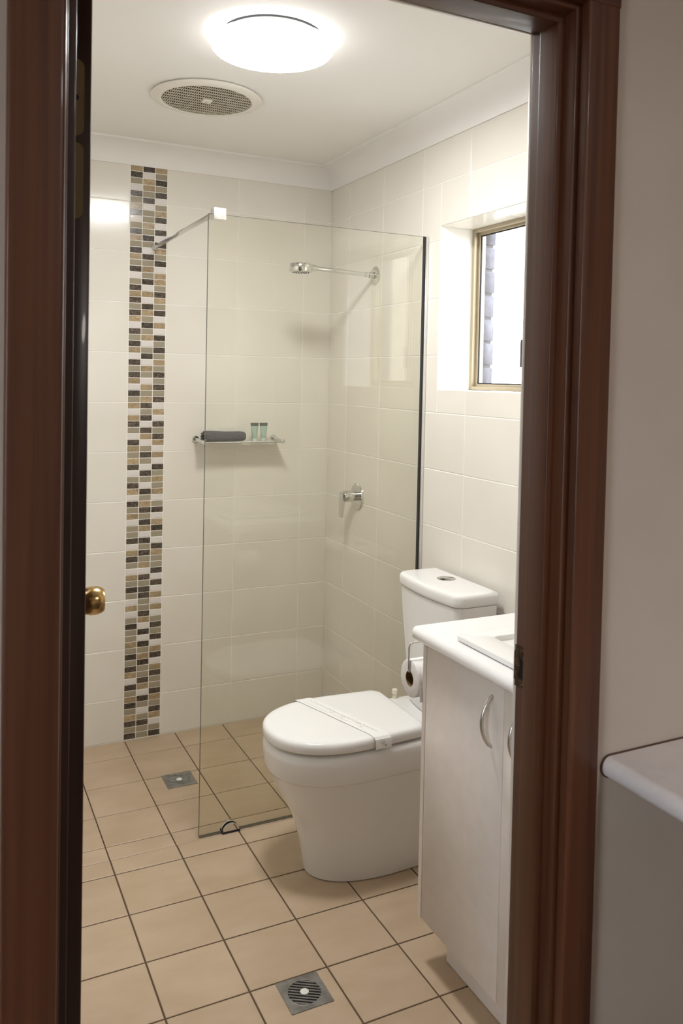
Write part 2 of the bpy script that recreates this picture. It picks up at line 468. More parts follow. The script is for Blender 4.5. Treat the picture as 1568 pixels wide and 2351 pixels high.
# ------------------------------------------------------------------ window
win = struct(empty('window_1', (0, 0, 0)), 'small champagne framed sliding window in a tiled reveal')
rev = []
zs = [WZ0] + [z for z in ROWS if WZ0+.01 < z < WZ1-.01] + [WZ1]
for a, b in zip(zs[:-1], zs[1:]):
    tile('tile', WD-.002, b-a-G, MT['wall_tile'], (WD/2, WY0+.001, (a+b)/2), RB, wall_right)
    tile('tile', WD-.002, b-a-G, MT['wall_tile'], (WD/2, WY1-.001, (a+b)/2), RF, wall_right)
for y0, y1 in ((WY0, -1.2), (-1.2, WY1)):
    tile('tile', WD-.002, y0-y1-G, MT['wall_tile'], (WD/2, (y0+y1)/2, WZ0-.001), (0, 0, 0), wall_right)
    tile('tile', WD-.002, y0-y1-G, MT['wall_tile'], (WD/2, (y0+y1)/2, WZ1+.001), (PI, 0, 0), wall_right)
fw = .028
def ring_frame(name, x0, x1, ya, yb, za, zb, w, m, parent):
    bm = bmesh.new()
    bx(bm, x0, x1, ya, ya-w, za, zb, .0015); bx(bm, x0, x1, yb+w, yb, za, zb, .0015)
    bx(bm, x0, x1, ya-w, yb+w, za, za+w, .0015); bx(bm, x0, x1, ya-w, yb+w, zb-w, zb, .0015)
    return bm_obj(name, bm, m, parent)
fr = ring_frame('window_frame', .132, .182, WY0, WY1, WZ0, WZ1, .013, MT['alu'], win)
ym = -1.205
s1 = ring_frame('sash', .148, .162, WY0-.013, ym-.012, WZ0+.011, WZ1-.011, .011, MT['alu'], win)
s2 = ring_frame('sash', .164, .178, ym+.012, WY1+.013, WZ0+.011, WZ1-.011, .011, MT['alu'], win)
for s, xa, ya, yb in ((s1, .155, WY0-.024, ym-.001), (s2, .171, ym+.001, WY1+.024)):
    ring_frame('glazing_gasket', xa-.003, xa+.003, ya+.001, yb-.001, WZ0+.022, WZ1-.022, .004, MT['rubber'], s)
    box('pane', xa-.002, xa+.002, ya, yb, WZ0+.022, WZ1-.022, MT['pane'], s)
box('latch', .134, .148, ym+.010, ym-.004, 1.535, 1.625, MT['rubber'], win, .002)
# outer brick leaf of the window reveal
zb = WZ0-.258
k = 0
while zb < 2.30:
    y_end = WY0 - .004 - random.uniform(0, .006)
    L = .23 if k % 2 == 0 else .11
    o = box('brick', .184, .230, y_end, y_end+L, zb+.005, zb+.081, MT['brick'], wall_right, .003)
    y2 = y_end+L+.010
    box('brick', .184, .230, y2, y2+.23, zb+.005, zb+.081, MT['brick'], wall_right, .003)
    zb += .086; k += 1
box('mortar', .183, .227, WY0+.006, -.35, WZ0-.258, 2.30, MT['mortar'], wall_right)
bm = bmesh.new()
bx(bm, .155, .230, WY0+.06, WY1-.3, WZ1+.02, 2.5); bx(bm, .155, .230, WY1-.01, WY1-.3, 1.2, WZ1+.02)
bx(bm, .155, .232, WY0+.06, WY1-.3, 1.2, WZ0-.01)
bm_obj('outer_surround', bm, MT['mortar'], wall_right)

# ------------------------------------------------------------------ door frame (trim) and door leaf
frame = struct(empty('trim_5'), 'dark stained timber door frame with architraves')
JY0, JY1 = YF-.007, HALL_Y+.004     # bathroom edge .. hall edge of the jambs
ST0, ST1 = -2.352, -2.396      # door stop
def rounded(pts_r, n=5):
    """2-D polygon with a radius per corner"""
    out = []
    k = len(pts_r)
    for i, (x, y, r) in enumerate(pts_r):
        p = Vector((x, y)); a = Vector(pts_r[i-1][:2])-p; b = Vector(pts_r[(i+1) % k][:2])-p
        if r <= 0: out.append((x, y)); continue
        A = p+a.normalized()*r; B = p+b.normalized()*r
        for q in range(n+1):
            t = q/n; v = A*(1-t)**2 + p*2*t*(1-t) + B*t*t
            out.append((v.x, v.y))
    return out
def vert(name, poly, z0, z1, m, parent):
    return extrude(name, poly, 'z', z0, z1, m, parent, 50)
AW, AT = .060, .016            # architrave width, thickness
AY = HALL_Y - AT
# right side
box('edge_trim', JR, JR+.05, JY0, JY0+.0070, 0, JH+.05, MT['trim_edge'], wall_front, .001)
box('edge_trim', JL, JR, JY0, JY0+.0070, JH, JH+.05, MT['trim_edge'], wall_front, .001)
vert('jamb', rounded([(JR, JY0, .002), (JR+.03, JY0, 0), (JR+.03, JY1, 0), (JR, JY1, .003)]), 0, JH+.03, MT['wood'], frame)
vert('door_stop', rounded([(JR-.012, ST0, .002), (JR, ST0, 0), (JR, ST1, 0), (JR-.012, ST1, .002)]), 0, JH-.012, MT['wood'], frame)
vert('architrave', rounded([(JR+.008, HALL_Y, 0), (JR+.008, AY, .004), (JR+.008+AW, AY, .004), (JR+.008+AW, HALL_Y, 0)]), 0, JH+.008, MT['wood'], frame)
# left side
vert('jamb', rounded([(JL, JY0, .005), (JL-.03, JY0, 0), (JL-.03, JY1, 0), (JL, JY1, .003)]), 0, JH+.03, MT['wood'], frame)
vert('door_stop', rounded([(JL+.012, ST0, .002), (JL, ST0, 0), (JL, ST1, 0), (JL+.012, ST1, .002)]), 0, JH-.012, MT['door'], frame)
vert('architrave', rounded([(JL-.004, HALL_Y, 0), (JL-.004, AY, .007), (JL-.004-AW, AY, .004), (JL-.004-AW, HALL_Y, 0)]), 0, JH+.008, MT['wood'], frame)
# head
def horiz(name, poly, x0, x1, m, parent):
    return extrude(name, poly, 'x', x0, x1, m, parent, 50)
horiz('head_jamb', rounded([(JY0, JH, .005), (JY1, JH, .003), (JY1, JH+.03, 0), (JY0, JH+.03, 0)]), JL, JR, MT['wood_head'], frame)
horiz('door_stop', rounded([(ST0, JH-.012, .002), (ST1, JH-.012, .002), (ST1, JH, 0), (ST0, JH, 0)]), JL+.0, JR-.0, MT['wood_head'], frame)
horiz('architrave', rounded([(HALL_Y, JH+.008, 0), (AY, JH+.008, .004), (AY, JH+.008+AW, .004), (HALL_Y, JH+.008+AW, 0)]), JL-.004-AW, JR+.008+AW, MT['wood_head'], frame)
# strike plate with lip, mortise and screws
sy = -2.336
bm = bmesh.new()
bx(bm, JR-.0012, JR+.001, sy-.013, sy+.018, .995, 1.009); bx(bm, JR-.0012, JR+.001, sy-.013, sy+.018, 1.041, 1.062)
bx(bm, JR-.0012, JR+.001, sy-.013, sy-.007, 1.009, 1.041); bx(bm, JR-.0012, JR+.001, sy+.006, sy+.018, 1.009, 1.041)
bx(bm, JR-.0012, JR+.004, sy+.017, sy+.0215, 1.004, 1.052, .0015)
sp = bm_obj('strike_plate', bm, MT['strike'], frame)
sp['label'] = 'tarnished metal strike plate with latch hole'
box('latch_hole', JR-.0004, JR+.0012, sy-.007, sy+.006, 1.009, 1.041, MT['dark'], sp)
for z in (1.000, 1.055):
    lathe('screw', [(.0, .0022), (.0028, .0016), (.0033, 0)], MT['strike'], sp, 12, axis_mtx((JR-.0012, sy-.003, z), (-1, 0, 0)))

door = struct(empty('door_1', (JL+.003, YF+.002, 0), math.radians(-6.5)), 'dark stained door swung open into the bathroom')
box('leaf', 0, .0385, 0, .695, .012, JH-.004, MT['door'], door, .0015)
for zc in (1.777, .35):
    hg = empty('hinge', (0, 0, zc)); hg.parent = door
    # rounded leaf let into the hinge edge of the door
    def plate(z0, z1):
        y = -.0008; r = .010; pts = []
        for cx, cz, a0 in ((.030-r, z1-r, 0), ):
            for q in range(6):
                a = PI/2*q/5; pts.append((cx+r*math.sin(PI/2-a), cz+r*math.sin(a)))
        pts += [(.002, z1), (.002, z0)]
        for q in range(6):
            a = PI/2*q/5; pts.append((.030-r+r*math.sin(a), z0+r-r*math.cos(a)))
        return pts
    for z0, z1 in ((.004, .098), (-.098, -.004)):
        pts = plate(z0, z1)
        loft('hinge_leaf', [[(x, .001, z) for x, z in pts], [(x, -.0012, z) for x, z in pts]], MT['hinge'], hg)
    lathe('screw', [(0, .0006), (.0038, .0004), (.004, 0)], MT['dark'], hg, 14, axis_mtx((.020, -.0012, .051), (0, -1, 0)))
    tube('hinge_pin', [(-.004, -.006, -.1), (-.004, -.006, .1)], .005, MT['hinge'], hg)
for sx, x0 in ((1, .0385), (-1, 0.0)):
    kb = lathe('knob', [(.031, 0), (.031, .003), (.026, .007), (.015, .010), (.015, .013), (.021, .016), (.0262, .024), (.0285, .034), (.0280, .045), (.0250, .055), (.0215, .0595), (.0200, .0608), (.010, .0615), (0, .0615)],
               MT['brass'], door, 40, axis_mtx((x0, .625, 1.035), (sx, 0, 0)), 30)
    kb['label'] = 'aged brass round knob'

# ------------------------------------------------------------------ ceiling light
lx, ly = -.766, -1.265
lamp = tag(empty('ceiling_light', (lx, ly, ZC)), 'round white lit ceiling light with opal dome', 'lamp')
lathe('base', [(.128, 0), (.132, -.004), (.134, -.016), (.130, -.018)], MT['lamp_base'], lamp, 64, None, 40)
prof = [(.132, -.0165), (.154, -.0175), (.162, -.022), (.164, -.028), (.163, -.035), (.159, -.039)]
lathe('gap_shade', [(.130, 0), (.1355, -.0005), (.1355, -.0026), (.130, -.003)], MT['gap_shade'], lamp, 64, None, 40, False)  # dark ring painted in for the shadow line between base and ceiling
lathe('diffuser_rim', prof, MT['lamp_side'], lamp, 64, None, 60, False)
dome = [(.159, -.039)]
for k in range(1, 13):
    a = PI/2*k/12
    dome.append((.159*math.cos(a) if k < 12 else 0, -.039 - .012*math.sin(a)))
lathe('diffuser', dome, MT['lamp'], lamp, 64, None, 60, False)

# ------------------------------------------------------------------ exhaust fan
fx, fy = -.780, -.695
fan = tag(empty('exhaust_fan', (fx, fy, ZC)), 'round white exhaust fan grille on the ceiling', 'fan')
lathe('rim', [(.168, 0), (.177, -.002), (.180, -.006), (.176, -.010), (.158, -.014), (.149, -.015), (.146, -.0135), (.146, -.004)], MT['fan_white'], fan, 72, None, 60, False)
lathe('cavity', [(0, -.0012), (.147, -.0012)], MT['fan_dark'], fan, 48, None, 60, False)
bm = bmesh.new(); RGR = .1465
nb = 42
for i in range(nb):
    x = -RGR + (i+.5)*2*RGR/nb; h = math.sqrt(max(0, RGR**2-x*x))
    if h > .01: bx(bm, x-.0010, x+.0010, -h, h, -.0125, -.0108)
for i in range(1, 12):
    y = -RGR + i*2*RGR/12; h = math.sqrt(max(0, RGR**2-y*y))
    bx(bm, -h, h, y-.0019, y+.0019, -.0132, -.0105)
gr = bm_obj('grille', bm, MT['fan_bars'], fan); gr['kind'] = 'stuff'
cap = box('centre_boss', -.015, .015, -.015, .015, -.0165, -.006, MT['fan_white'], fan, .003, 2)
lathe('screw', [(.006, 0), (.006, -.002), (.002, -.003), (0, -.003)], MT['satin'], cap, 16, Matrix.Translation((0, 0, -.0165)))

# ------------------------------------------------------------------ shower screen
GY0, GY1 = -.828, -.818
scr = tag(empty('shower_screen', (-.4, (GY0+GY1)/2, 0)), 'frameless clear glass shower screen braced by a chrome bar', 'shower screen')
def loc(o):   # children were modelled in world space
    o.location = -Vector(o.parent.location) if o.parent else o.location
    return o
bm = bmesh.new(); bx(bm, -.806, -.012, GY0, GY1, .004, 1.997)
for f in bm.faces: f.material_index = 0 if abs(f.normal.y) > .5 else 1
gp = loc(bm_obj('glass_panel', bm, MT['glass'], scr, mats=[MT['glass'], MT['glass_edge']]))
loc(box('edge_seal', -.0165, -.0115, GY0-.0012, GY1+.0012, .004, 1.997, MT['rubber'], scr))
loc(box('wall_channel', -.0115, -.0015, GY0-.007, GY1+.007, .002, 1.997, MT['channel'], scr, .001))
bar = loc(box('support_bar', -.791, -.783, GY0-.0, -.004, 1.990, 2.006, MT['chrome'], scr, .001))
fl = loc(lathe('wall_flange', [(.013, 0), (.013, .003), (.011, .006), (0, .006)], MT['chrome'], scr, 32, axis_mtx((-.787, -.001, 1.998), (0, -1, 0))))
cl = loc(box('glass_clamp', -.793, -.753, GY0-.012, GY1+.012, 1.979, 2.015, MT['channel'], scr, .0015, 2))
# half-disc floor clip straddling the bottom edge of the glass
pts = [(.028*math.cos(PI*k/16), .028*math.sin(PI*k/16)) for k in range(17)]
def clip(y0, y1): return [[(-.701+u, y, .001+w) for u, w in pts] for y in (y0, y1)]
c1 = loc(loft('floor_clip', clip(GY0-.009, GY0), MT['chrome'], scr)); c2 = loc(loft('floor_clip', clip(GY1, GY1+.009), MT['chrome'], scr))
loc(box('clip_gasket', -.731, -.671, GY0-.010, GY1+.010, .0006, .0068, MT['rubber'], scr))

# ------------------------------------------------------------------ shower fittings
rose = tag(empty('wall_shower', (0, -.43, 1.90)), 'chrome round shower head on a wall arm', 'shower')
loc(lathe('wall_flange', [(.036, 0), (.036, .003), (.031, .006), (.014, .008), (.014, .020), (.0, .020)], MT['chrome'], rose, 40, axis_mtx((-.0015, -.43, 1.900), (-1, 0, 0))))
loc(tube('arm', [(-.018, -.43, 1.900), (-.04, -.43, 1.9005), (-.265, -.43, 1.909)], .0085, MT['chrome'], rose, 16))
loc(lathe('swivel', [(0, 0), (.0125, .002), (.0135, .010), (.010, .016), (.012, .022), (.0105, .032), (0, .034)], MT['chrome'], rose, 24, axis_mtx((-.018, -.43, 1.900), (-1, 0, .02))))
loc(tube('neck', [(-.255, -.43, 1.9085), (-.275, -.43, 1.909), (-.292, -.43, 1.909)], [.0095, .0125, .014], MT['chrome'], rose, 16))
hd = loc(lathe('rose', [(0, .0175), (.036, .0175), (.043, .015), (.0455, .010), (.0455, -.010), (.043, -.0155), (.038, -.0165), (.0, -.0165)], MT['chrome'], rose, 48, Matrix.Translation((-.325, -.43, 1.905))))
bm = bmesh.new()
for r_, n_ in ((.010, 6), (.020, 12), (.031, 18)):
    for k in range(n_):
        a = 2*PI*k/n_
        bmesh.ops.create_cone(bm, cap_ends=True, segments=6, radius1=.0016, radius2=.0012, depth=.002, matrix=Matrix.Translation((-.325+r_*math.cos(a), -.43+r_*math.sin(a), 1.8878)))
nz = bm_obj('nozzles', bm, MT['rubber'], rose); nz['kind'] = 'stuff'; loc(nz)

mix = tag(empty('shower_mixer', (0, -.31, .997)), 'chrome shower mixer tap with drooping lever on the tiled wall', 'tap')
loc(lathe('plate', [(.055, 0), (.055, .004), (.052, .007), (.0, .0075)], MT['chrome'], mix, 48, axis_mtx((-.0015, -.31, .997), (-1, 0, 0))))
loc(lathe('body', [(.021, 0), (.021, .020), (.0235, .022), (.0235, .058), (.021, .062), (0, .062)], MT['chrome'], mix, 36, axis_mtx((-.007, -.31, 1.0), (-1, 0, 0))))
lev = [(-.045, 1.020), (-.070, 1.019), (-.081, 1.014), (-.083, 1.000), (-.080, .950), (-.079, .914), (-.070, .913), (-.067, .950), (-.064, .975), (-.055, .982), (-.045, .982)]
o = loc(loft('lever', [[(x, -.31-.012, z) for x, z in lev], [(x, -.31+.012, z) for x, z in lev]], MT['chrome'], mix))

# shower shelf
shf = tag(empty('shower_shelf', (-.43, 0, 1.215)), 'chrome and white wire shelf on the shower wall', 'shelf')
tray = loc(box('tray', -.588, -.268, -.108, -.022, 1.2115, 1.2155, MT['white_plastic'], shf, .001))
loc(tube('front_rail', [(-.606, -.112, 1.2145), (-.262, -.112, 1.2145)], .0045, MT['chrome'], shf))
for x in (-.606, -.262):
    b = loc(tube('bracket', [(x, -.003, 1.222), (x, -.118, 1.2165)], .0075, MT['chrome'], shf, 16))
    lathe('wall_flange', [(.015, 0), (.015, .006), (.012, .011), (0, .011)], MT['chrome'], b, 24, axis_mtx((x, -.0014, 1.222), (0, -1, 0)))
    e = lathe('end_cap', [(0, -.006), (.0085, -.005), (.0095, 0), (.0085, .005), (0, .006)], MT['chrome'], b, 20, axis_mtx((x, -.118, 1.2165), (0, -1, 0)))

# folded charcoal mat on the shelf: layered roll with visible folds at the left end
def roll_section(x, sx, amp):
    out = []
    n = 36
    for k in range(n):
        a = 2*PI*k/n
        c, s = math.cos(a), math.sin(a)
        r = 1/((abs(c)**3.2+abs(s)**3.2)**(1/3.2))
        z = .0195*r*s; y = .036*r*c
        z += amp*math.sin(5*x*40+a*2)*.5
        out.append((x, -.072+y*sx, 1.2168+.0205*(1+.10*max(0, (-.50-x)/.09))+z*sx*(1+.10*max(0, (-.50-x)/.09))))
    return out
mat_t = tag(empty('folded_mat', (-.51, -.072, 1.2165)), 'folded charcoal grey cloth lying on the shower shelf', 'towel')
secs = [roll_section(x, s, a) for x, s, a in ((-.590, .80, 0), (-.587, .93, .0003), (-.575, .985, .0006), (-.54, 1, .0008), (-.50, .985, .0006), (-.46, 1.0, .0008), (-.435, 1.0, .0006), (-.424, .93, .0002), (-.419, .78, 0))]
loc(loft('bundle', secs, MT['towel'], mat_t))
for i, (z, y0, y1) in enumerate(((1.2235, -.104, -.044), (1.2345, -.102, -.046), (1.2455, -.098, -.050))):
    pts = fillet([(-.5875, y0, z), (-.593-.001*i, y0, z+.001), (-.596-.001*i, (y0+y1)/2, z+.003), (-.592, y1, z+.001), (-.587, y1, z)], .012, 4)
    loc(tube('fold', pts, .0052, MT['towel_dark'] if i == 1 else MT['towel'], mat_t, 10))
# crumpled white wrapper behind the mat
pts = []
bm = bmesh.new()
n = 22
top, bot = [], []
for k in range(n+1):
    t = k/n; x = -.578 + .150*t
    h = 1.2640 + .007*abs(math.sin(t*9.5)) + .002*math.sin(t*31)
    top.append([bm.verts.new((x, -.030+.003*math.sin(t*20), h)), bm.verts.new((x, -.024+.002*math.sin(t*26), h-.001))])
    bot.append([bm.verts.new((x, -.033, 1.2162)), bm.verts.new((x, -.022, 1.2162))])
for k in range(n):
    for a, b in ((0, 1),):
        bm.faces.new((top[k][0], top[k+1][0], top[k+1][1], top[k][1]))
        bm.faces.new((bot[k][0], bot[k+1][0], top[k+1][0], top[k][0])); bm.faces.new((bot[k][1], top[k][1], top[k+1][1], bot[k+1][1]))
        bm.faces.new((bot[k][0], bot[k][1], bot[k+1][1], bot[k+1][0]))
for k in (0, n): bm.faces.new((bot[k][0], top[k][0], top[k][1], bot[k][1]))
wr = smooth_angle(bm_obj('crumpled_wrapper', bm, MT['wrap']), 60)
tag(wr, 'white crumpled wrapper peeking over the folded charcoal cloth', 'wrapper')

# toiletry tubes standing on their caps
def toiletry(x, label):
    t = tag(empty('toiletry_tube', (x, -.075, 1.2156)), label, 'bottle', 'toiletry tubes on the shower shelf')
    rings = []
    for z, a, b in ((.012, .0098, .0098), (.016, .0112, .0112), (.030, .0130, .0108), (.050, .0150, .0070), (.060, .0162, .0036), (.0635, .0166, .0020)):
        rings.append([(a*math.cos(2*PI*k/28), b*math.sin(2*PI*k/28), z) for k in range(28)])
    loft('body', rings, MT['tube'], t)
    rings = [[(a*math.cos(2*PI*k/28), b*math.sin(2*PI*k/28), z) for k in range(28)] for z, a, b in ((.0636, .0169, .0019), (.0765, .0180, .0008))]
    loft('crimp', rings, MT['tube_band'], t)
    lathe('cap', [(.0088, 0), (.0094, .001), (.0094, .011), (.0085, .0122), (0, .0122)], MT['tube_cap'], t, 24)
    return t
toiletry(-.3735, 'pale green toiletry tube on the shelf, nearer the folded charcoal cloth')
toiletry(-.3335, 'pale green toiletry tube on the shelf, farther from the folded charcoal cloth')

# ------------------------------------------------------------------ toilet
YC = -1.130
def dring(z, xt, w, xb, wb, rb=.03, yc=YC, nf=40, xm=None, p=2.25):
    """D-shaped plan outline: superellipse nose towards -x, tapered sides, rounded back corners"""
    xm = xm if xm is not None else xt + .235
    out = []
    for k in range(nf+1):
        a = -PI/2 + PI*k/nf
        c, s = math.cos(a), math.sin(a)
        out.append((xm - (xm-xt)*abs(c)**(2/p), yc + w*math.copysign(abs(s)**(2/p), s), z))
    # far side (+y) back to the back edge, round corner, across, and return
    for k in range(1, 5): 
        t = k/5; out.append((xm+(xb-rb-xm)*t, yc+w+(wb-w)*t, z))
    for k in range(7):
        a = PI/2*k/6; out.append((xb-rb+rb*math.sin(a), yc+wb-rb+rb*math.cos(a), z))
    for k in range(7):
        a = PI/2*k/6; out.append((xb-rb+rb*math.cos(a), yc-wb+rb-rb*math.sin(a), z))
    for k in range(1, 5):
        t = 1-k/5; out.append((xm+(xb-rb-xm)*t, yc-w-(wb-w)*t, z))
    return out
wc = tag(empty('toilet', (-.35, YC, 0)), 'white ceramic close-coupled toilet with closed lid', 'toilet')
prof = [(.000, -.560, .121), (.003, -.565, .125), (.04, -.570, .126), (.089, -.579, .128), (.153, -.597, .135), (.194, -.615, .142),
        (.239, -.641, .152), (.286, -.664, .163), (.318, -.679, .170), (.3265, -.683, .1725), (.3275, -.685, .174), (.331, -.6885, .1765), (.345, -.692, .178), (.385, -.6955, .1785), (.398, -.6955, .178), (.407, -.692, .176), (.4125, -.684, .171), (.414, -.674, .165)]
rings = []
for z, xt, w in prof:
    wb = w - .012 if z < .3 else w-.014
    rings.append(dring(z, xt, w, -.018, wb, .03))
loc(loft('pan', rings, MT['white_ceramic'], wc, deg=50))
def dslab(name, zs, xt, w, xb, wb, m, rb=.035):
    return loc(loft(name, [dring(z, xt+i, w-i, xb-i, wb-i, rb) for z, i in zs], m, wc, deg=60))
dslab('seat', [(.4142, .018), (.4142, .016), (.4205, .016), (.4205, .018)], -.697, .1785, -.243, .166, MT['white_plastic'])
dslab('lid', [(.4212, .006), (.4212, .003), (.4235, .0005), (.427, 0), (.440, 0), (.447, .0015), (.4515, .005), (.4540, .010), (.4552, .018), (.456, .035)], -.697, .1785, -.243, .166, MT['white_plastic'])
loc(lathe('hinge_pin', [(.0075, 0), (.0075, .014), (.0095, .016), (.0095, .028), (.0085, .030), (0, .030)], MT['pin'], wc, 20, Matrix.Translation((-.181, -.976, .414))))

def cring(z, xf, hw, yc=-1.142, xb=-.024, rf=.034, bow=.013, n=14):
    out = []
    ys, ye = yc+hw-rf, yc-hw+rf
    # start back far corner -> far side -> front far corner -> bowed front -> near corner -> back
    out.append((xb, yc+hw, z)); out.append((xb-(xb-xf-rf)*.5, yc+hw, z))
    for k in range(9):
        a = PI/2*k/8; out.append((xf+rf-rf*math.sin(a), ys+rf*math.cos(a), z))
    for k in range(1, n):
        t = k/n; y = ys+(ye-ys)*t; out.append((xf-bow*math.sin(PI*t)**.8, y, z))
    for k in range(9):
        a = PI/2*k/8; out.append((xf+rf-rf*math.cos(a), ye-rf*math.sin(a), z))
    out.append((xb-(xb-xf-rf)*.5, yc-hw, z)); out.append((xb, yc-hw, z))
    return out
loc(loft('cistern', [cring(.4152, -.140, .146), cring(.418, -.146, .150), cring(.45, -.150, .152), cring(.60, -.160, .166), cring(.72, -.168, .175), cring(.801, -.172, .179)], MT['white_ceramic'], wc, deg=60))
lidr = [(.8022, .004), (.8022, .0), (.806, -.0045), (.812, -.006), (.830, -.006), (.8365, -.0045), (.8405, -.001), (.8425, .005), (.8433, .013), (.8437, .03)]
loc(loft('cistern_lid', [cring(z, -.172+i, .179-i, rf=.036-min(i, .02)*.5, xb=-.024-max(i, 0)*.4) for z, i in lidr], MT['white_ceramic'], wc, deg=60))
fb = loc(lathe('flush_button', [(.031, 0), (.031, .0025), (.029, .0035), (.027, .0028), (0, .003)], MT['chrome'], wc, 36, Matrix.Translation((-.083, -1.125, .8424))))
box('button_divider', -.110, -.056, -1.126, -1.1245, .8452, .8458, MT['dark'], fb)

# paper band across the lid
bx0, bx1 = -.515, -.405        # centre-line x at the far and near edge of the lid
ya, yb = YC+.1715, YC-.1715
path = [(YC+.1805, .424), (YC+.1812, .440), (YC+.176, .4530), (YC+.166, .4562), (YC+.14, .4573), (YC, .4575), (YC-.14, .4573), (YC-.163, .4564), (YC-.174, .4535), (YC-.180, .4475), (YC-.1818, .440), (YC-.1822, .420)]
rings = []
for i, (y, z) in enumerate(path):
    t = (y-(YC+.18))/(-.36); cx = bx0+(bx1-bx0)*t
    p, q = path[max(i-1, 0)], path[min(i+1, len(path)-1)]
    d = Vector((0, p[0]-q[0], p[1]-q[1])).normalized(); nn = Vector((0, -d.z, d.y))*.0004
    A, B = Vector((cx-.026, y, z)), Vector((cx+.026, y, z))
    rings.append([A, B, B+nn, A+nn])
band = tag(loft('paper_band', rings, MT['band_paper'], deg=20), 'thin white printed paper band across the closed toilet lid', 'paper band')
# printed scrollwork
bm = bmesh.new()
def flat_line(pts, w):
    prev = None
    for i, p in enumerate(pts):
        p = Vector(p); d = (Vector(pts[min(i+1, len(pts)-1)])-Vector(pts[max(i-1, 0)])); d.z = 0
        if d.length < 1e-9: continue
        nrm = Vector((-d.y, d.x, 0)).normalized()*w
        a, b = bm.verts.new(p+nrm), bm.verts.new(p-nrm)
        if prev: bm.faces.new((prev[0], prev[1], b, a))
        prev = (a, b)
def onband(t, off):
    y = YC+.155-.31*t
    tt = (y-(YC+.18))/(-.36)
    return (bx0+(bx1-bx0)*tt+off, y, .4582)
for (t0, t1, base, amp, fr, w) in ((.02, .44, .008, .0035, 150, .0005), (.30, .97, .006, .0045, 120, .0006), (.05, .40, -.016, .0008, 20, .0004), (.45, .66, -.013, .0015, 60, .0005)):
    n = 120
    flat_line([onband(t0+(t1-t0)*k/n, base+amp*math.sin(fr*(t0+(t1-t0)*k/n))*(.6+.4*math.sin(k*.37))) for k in range(n+1)], w)
for t, o_, r in ((.40, -.006, .005), (.55, -.002, .006), (.74, .004, .006), (.82, -.008, .003)):
    flat_line([onband(t+r*math.sin(a)*(1-.08*a)/.31, o_+r*math.cos(a)*(1-.08*a)) for a in [q*.3 for q in range(24)]], .0006)
pr = bm_obj('printed_scroll', bm, MT['band_print'], band)
bm = bmesh.new()
def sideline(pts, w):
    prev = None
    for i, p in enumerate(pts):
        p = Vector(p); d = (Vector(pts[min(i+1, len(pts)-1)])-Vector(pts[max(i-1, 0)])).normalized()
        nrm = Vector((-d.z, 0, d.x))*w
        a, b = bm.verts.new(p+nrm), bm.verts.new(p-nrm)
        if prev: bm.faces.new((prev[0], prev[1], b, a))
        prev = (a, b)
yy = YC-.1829
sideline([(bx1-.004+.0075*math.cos(a)*(1-.1*a), yy, .438+.006*math.sin(a)*(1-.1*a)) for a in [q*.3-1.5 for q in range(22)]], .0006)
sideline([(bx1+.002-.004*math.sin(k*.5), yy, .4405-.0013*k) for k in range(10)], .0006)
sideline([(bx1+.008+.0022*math.cos(a), yy, .4285+.0022*math.sin(a)) for a in [q*.45 for q in range(15)]], .0016)
bm_obj('printed_scroll', bm, MT['band_print'], band)

# ------------------------------------------------------------------ vanity
VX, VY0, VY1, VB, VT = -.455, -1.600, -2.300, .115, .825
van = tag(empty('vanity_cabinet', (VX/2, -1.95, 0)), 'white vanity cabinet with bow-handled doors on a recessed plinth', 'cabinet')
bm = bmesh.new()
bx(bm, VX, -.004, VY0, VY0-.016, VB, VT, .0006)
bx(bm, VX+.018, -.004, VY0-.016, VY1+.016, VB, VB+.016); bx(bm, VX+.0175, VX+.03, VY0-.016, VY1+.016, VT-.05, VT-.001)
bx(bm, VX, -.004, VY1+.016, VY1, VB, VT); bx(bm, -.02, -.004, VY0-.016, VY1+.016, VB, VT)
loc(bm_obj('carcass', bm, MT['laminate'], van))
loc(box('plinth', VX+.065, -.004, VY0-.042, VY1, .002, VB, MT['laminate'], van))
def handle(y, z0, z1):
    pts = []
    zc, hh = (z0+z1)/2, (z1-z0)/2
    for k in range(25):
        a = -1+2*k/24
        pts.append((VX - .0005 - .026*math.cos(a*PI/2)**.75 if abs(a) < 1 else VX+.002, y, zc+hh*a))
    return pts
for (y0, y1, hy) in ((VY0-.0185, -1.9385, -1.896), (-1.9415, VY1+.018, -1.997)):
    d = loc(box('door', VX, VX+.0165, y0, y1, VB+.002, VT-.004, MT['laminate'], van, .0007))
    h = tube('handle', handle(hy, .674, .787), .0048, MT['satin'], d, 12); h['label'] = 'satin bow handle'

# post-formed worktop: bullnose front edge, rounded far end
TX, TY0, TZ0, TZ1 = -.482, -1.583, .8262, .860
rr = (TZ1-TZ0)/2
pr = [(-.003, TZ0), (-.003, TZ1)]
for k in range(13):
    a = PI/2 + PI*k/12
    pr.append((TX+rr+rr*math.cos(a), (TZ0+TZ1)/2+rr*math.sin(a)))
top_r = []
for y, i in ((TY0-.0003, .006), (TY0-.002, .0025), (TY0-.006, 0), (VY1-.004, 0)):
    top_r.append([(max(u, TX+i) if u < -.1 else u, y, w) for u, w in pr])
wt0 = loft('worktop', top_r, MT['bench'], deg=40)
def cut(o, x0, x1, y0, y1, z0, z1):
    c = box('cutter', x0, x1, y0, y1, z0, z1, MT['bench'])
    md = o.modifiers.new('cut', 'BOOLEAN'); md.object = c; md.operation = 'DIFFERENCE'; md.solver = 'EXACT'
    dg = bpy.context.evaluated_depsgraph_get(); dg.update()
    me = bpy.data.meshes.new_from_object(o.evaluated_get(dg))
    o.modifiers.clear(); o.data = me
    bpy.data.objects.remove(c)
    return o
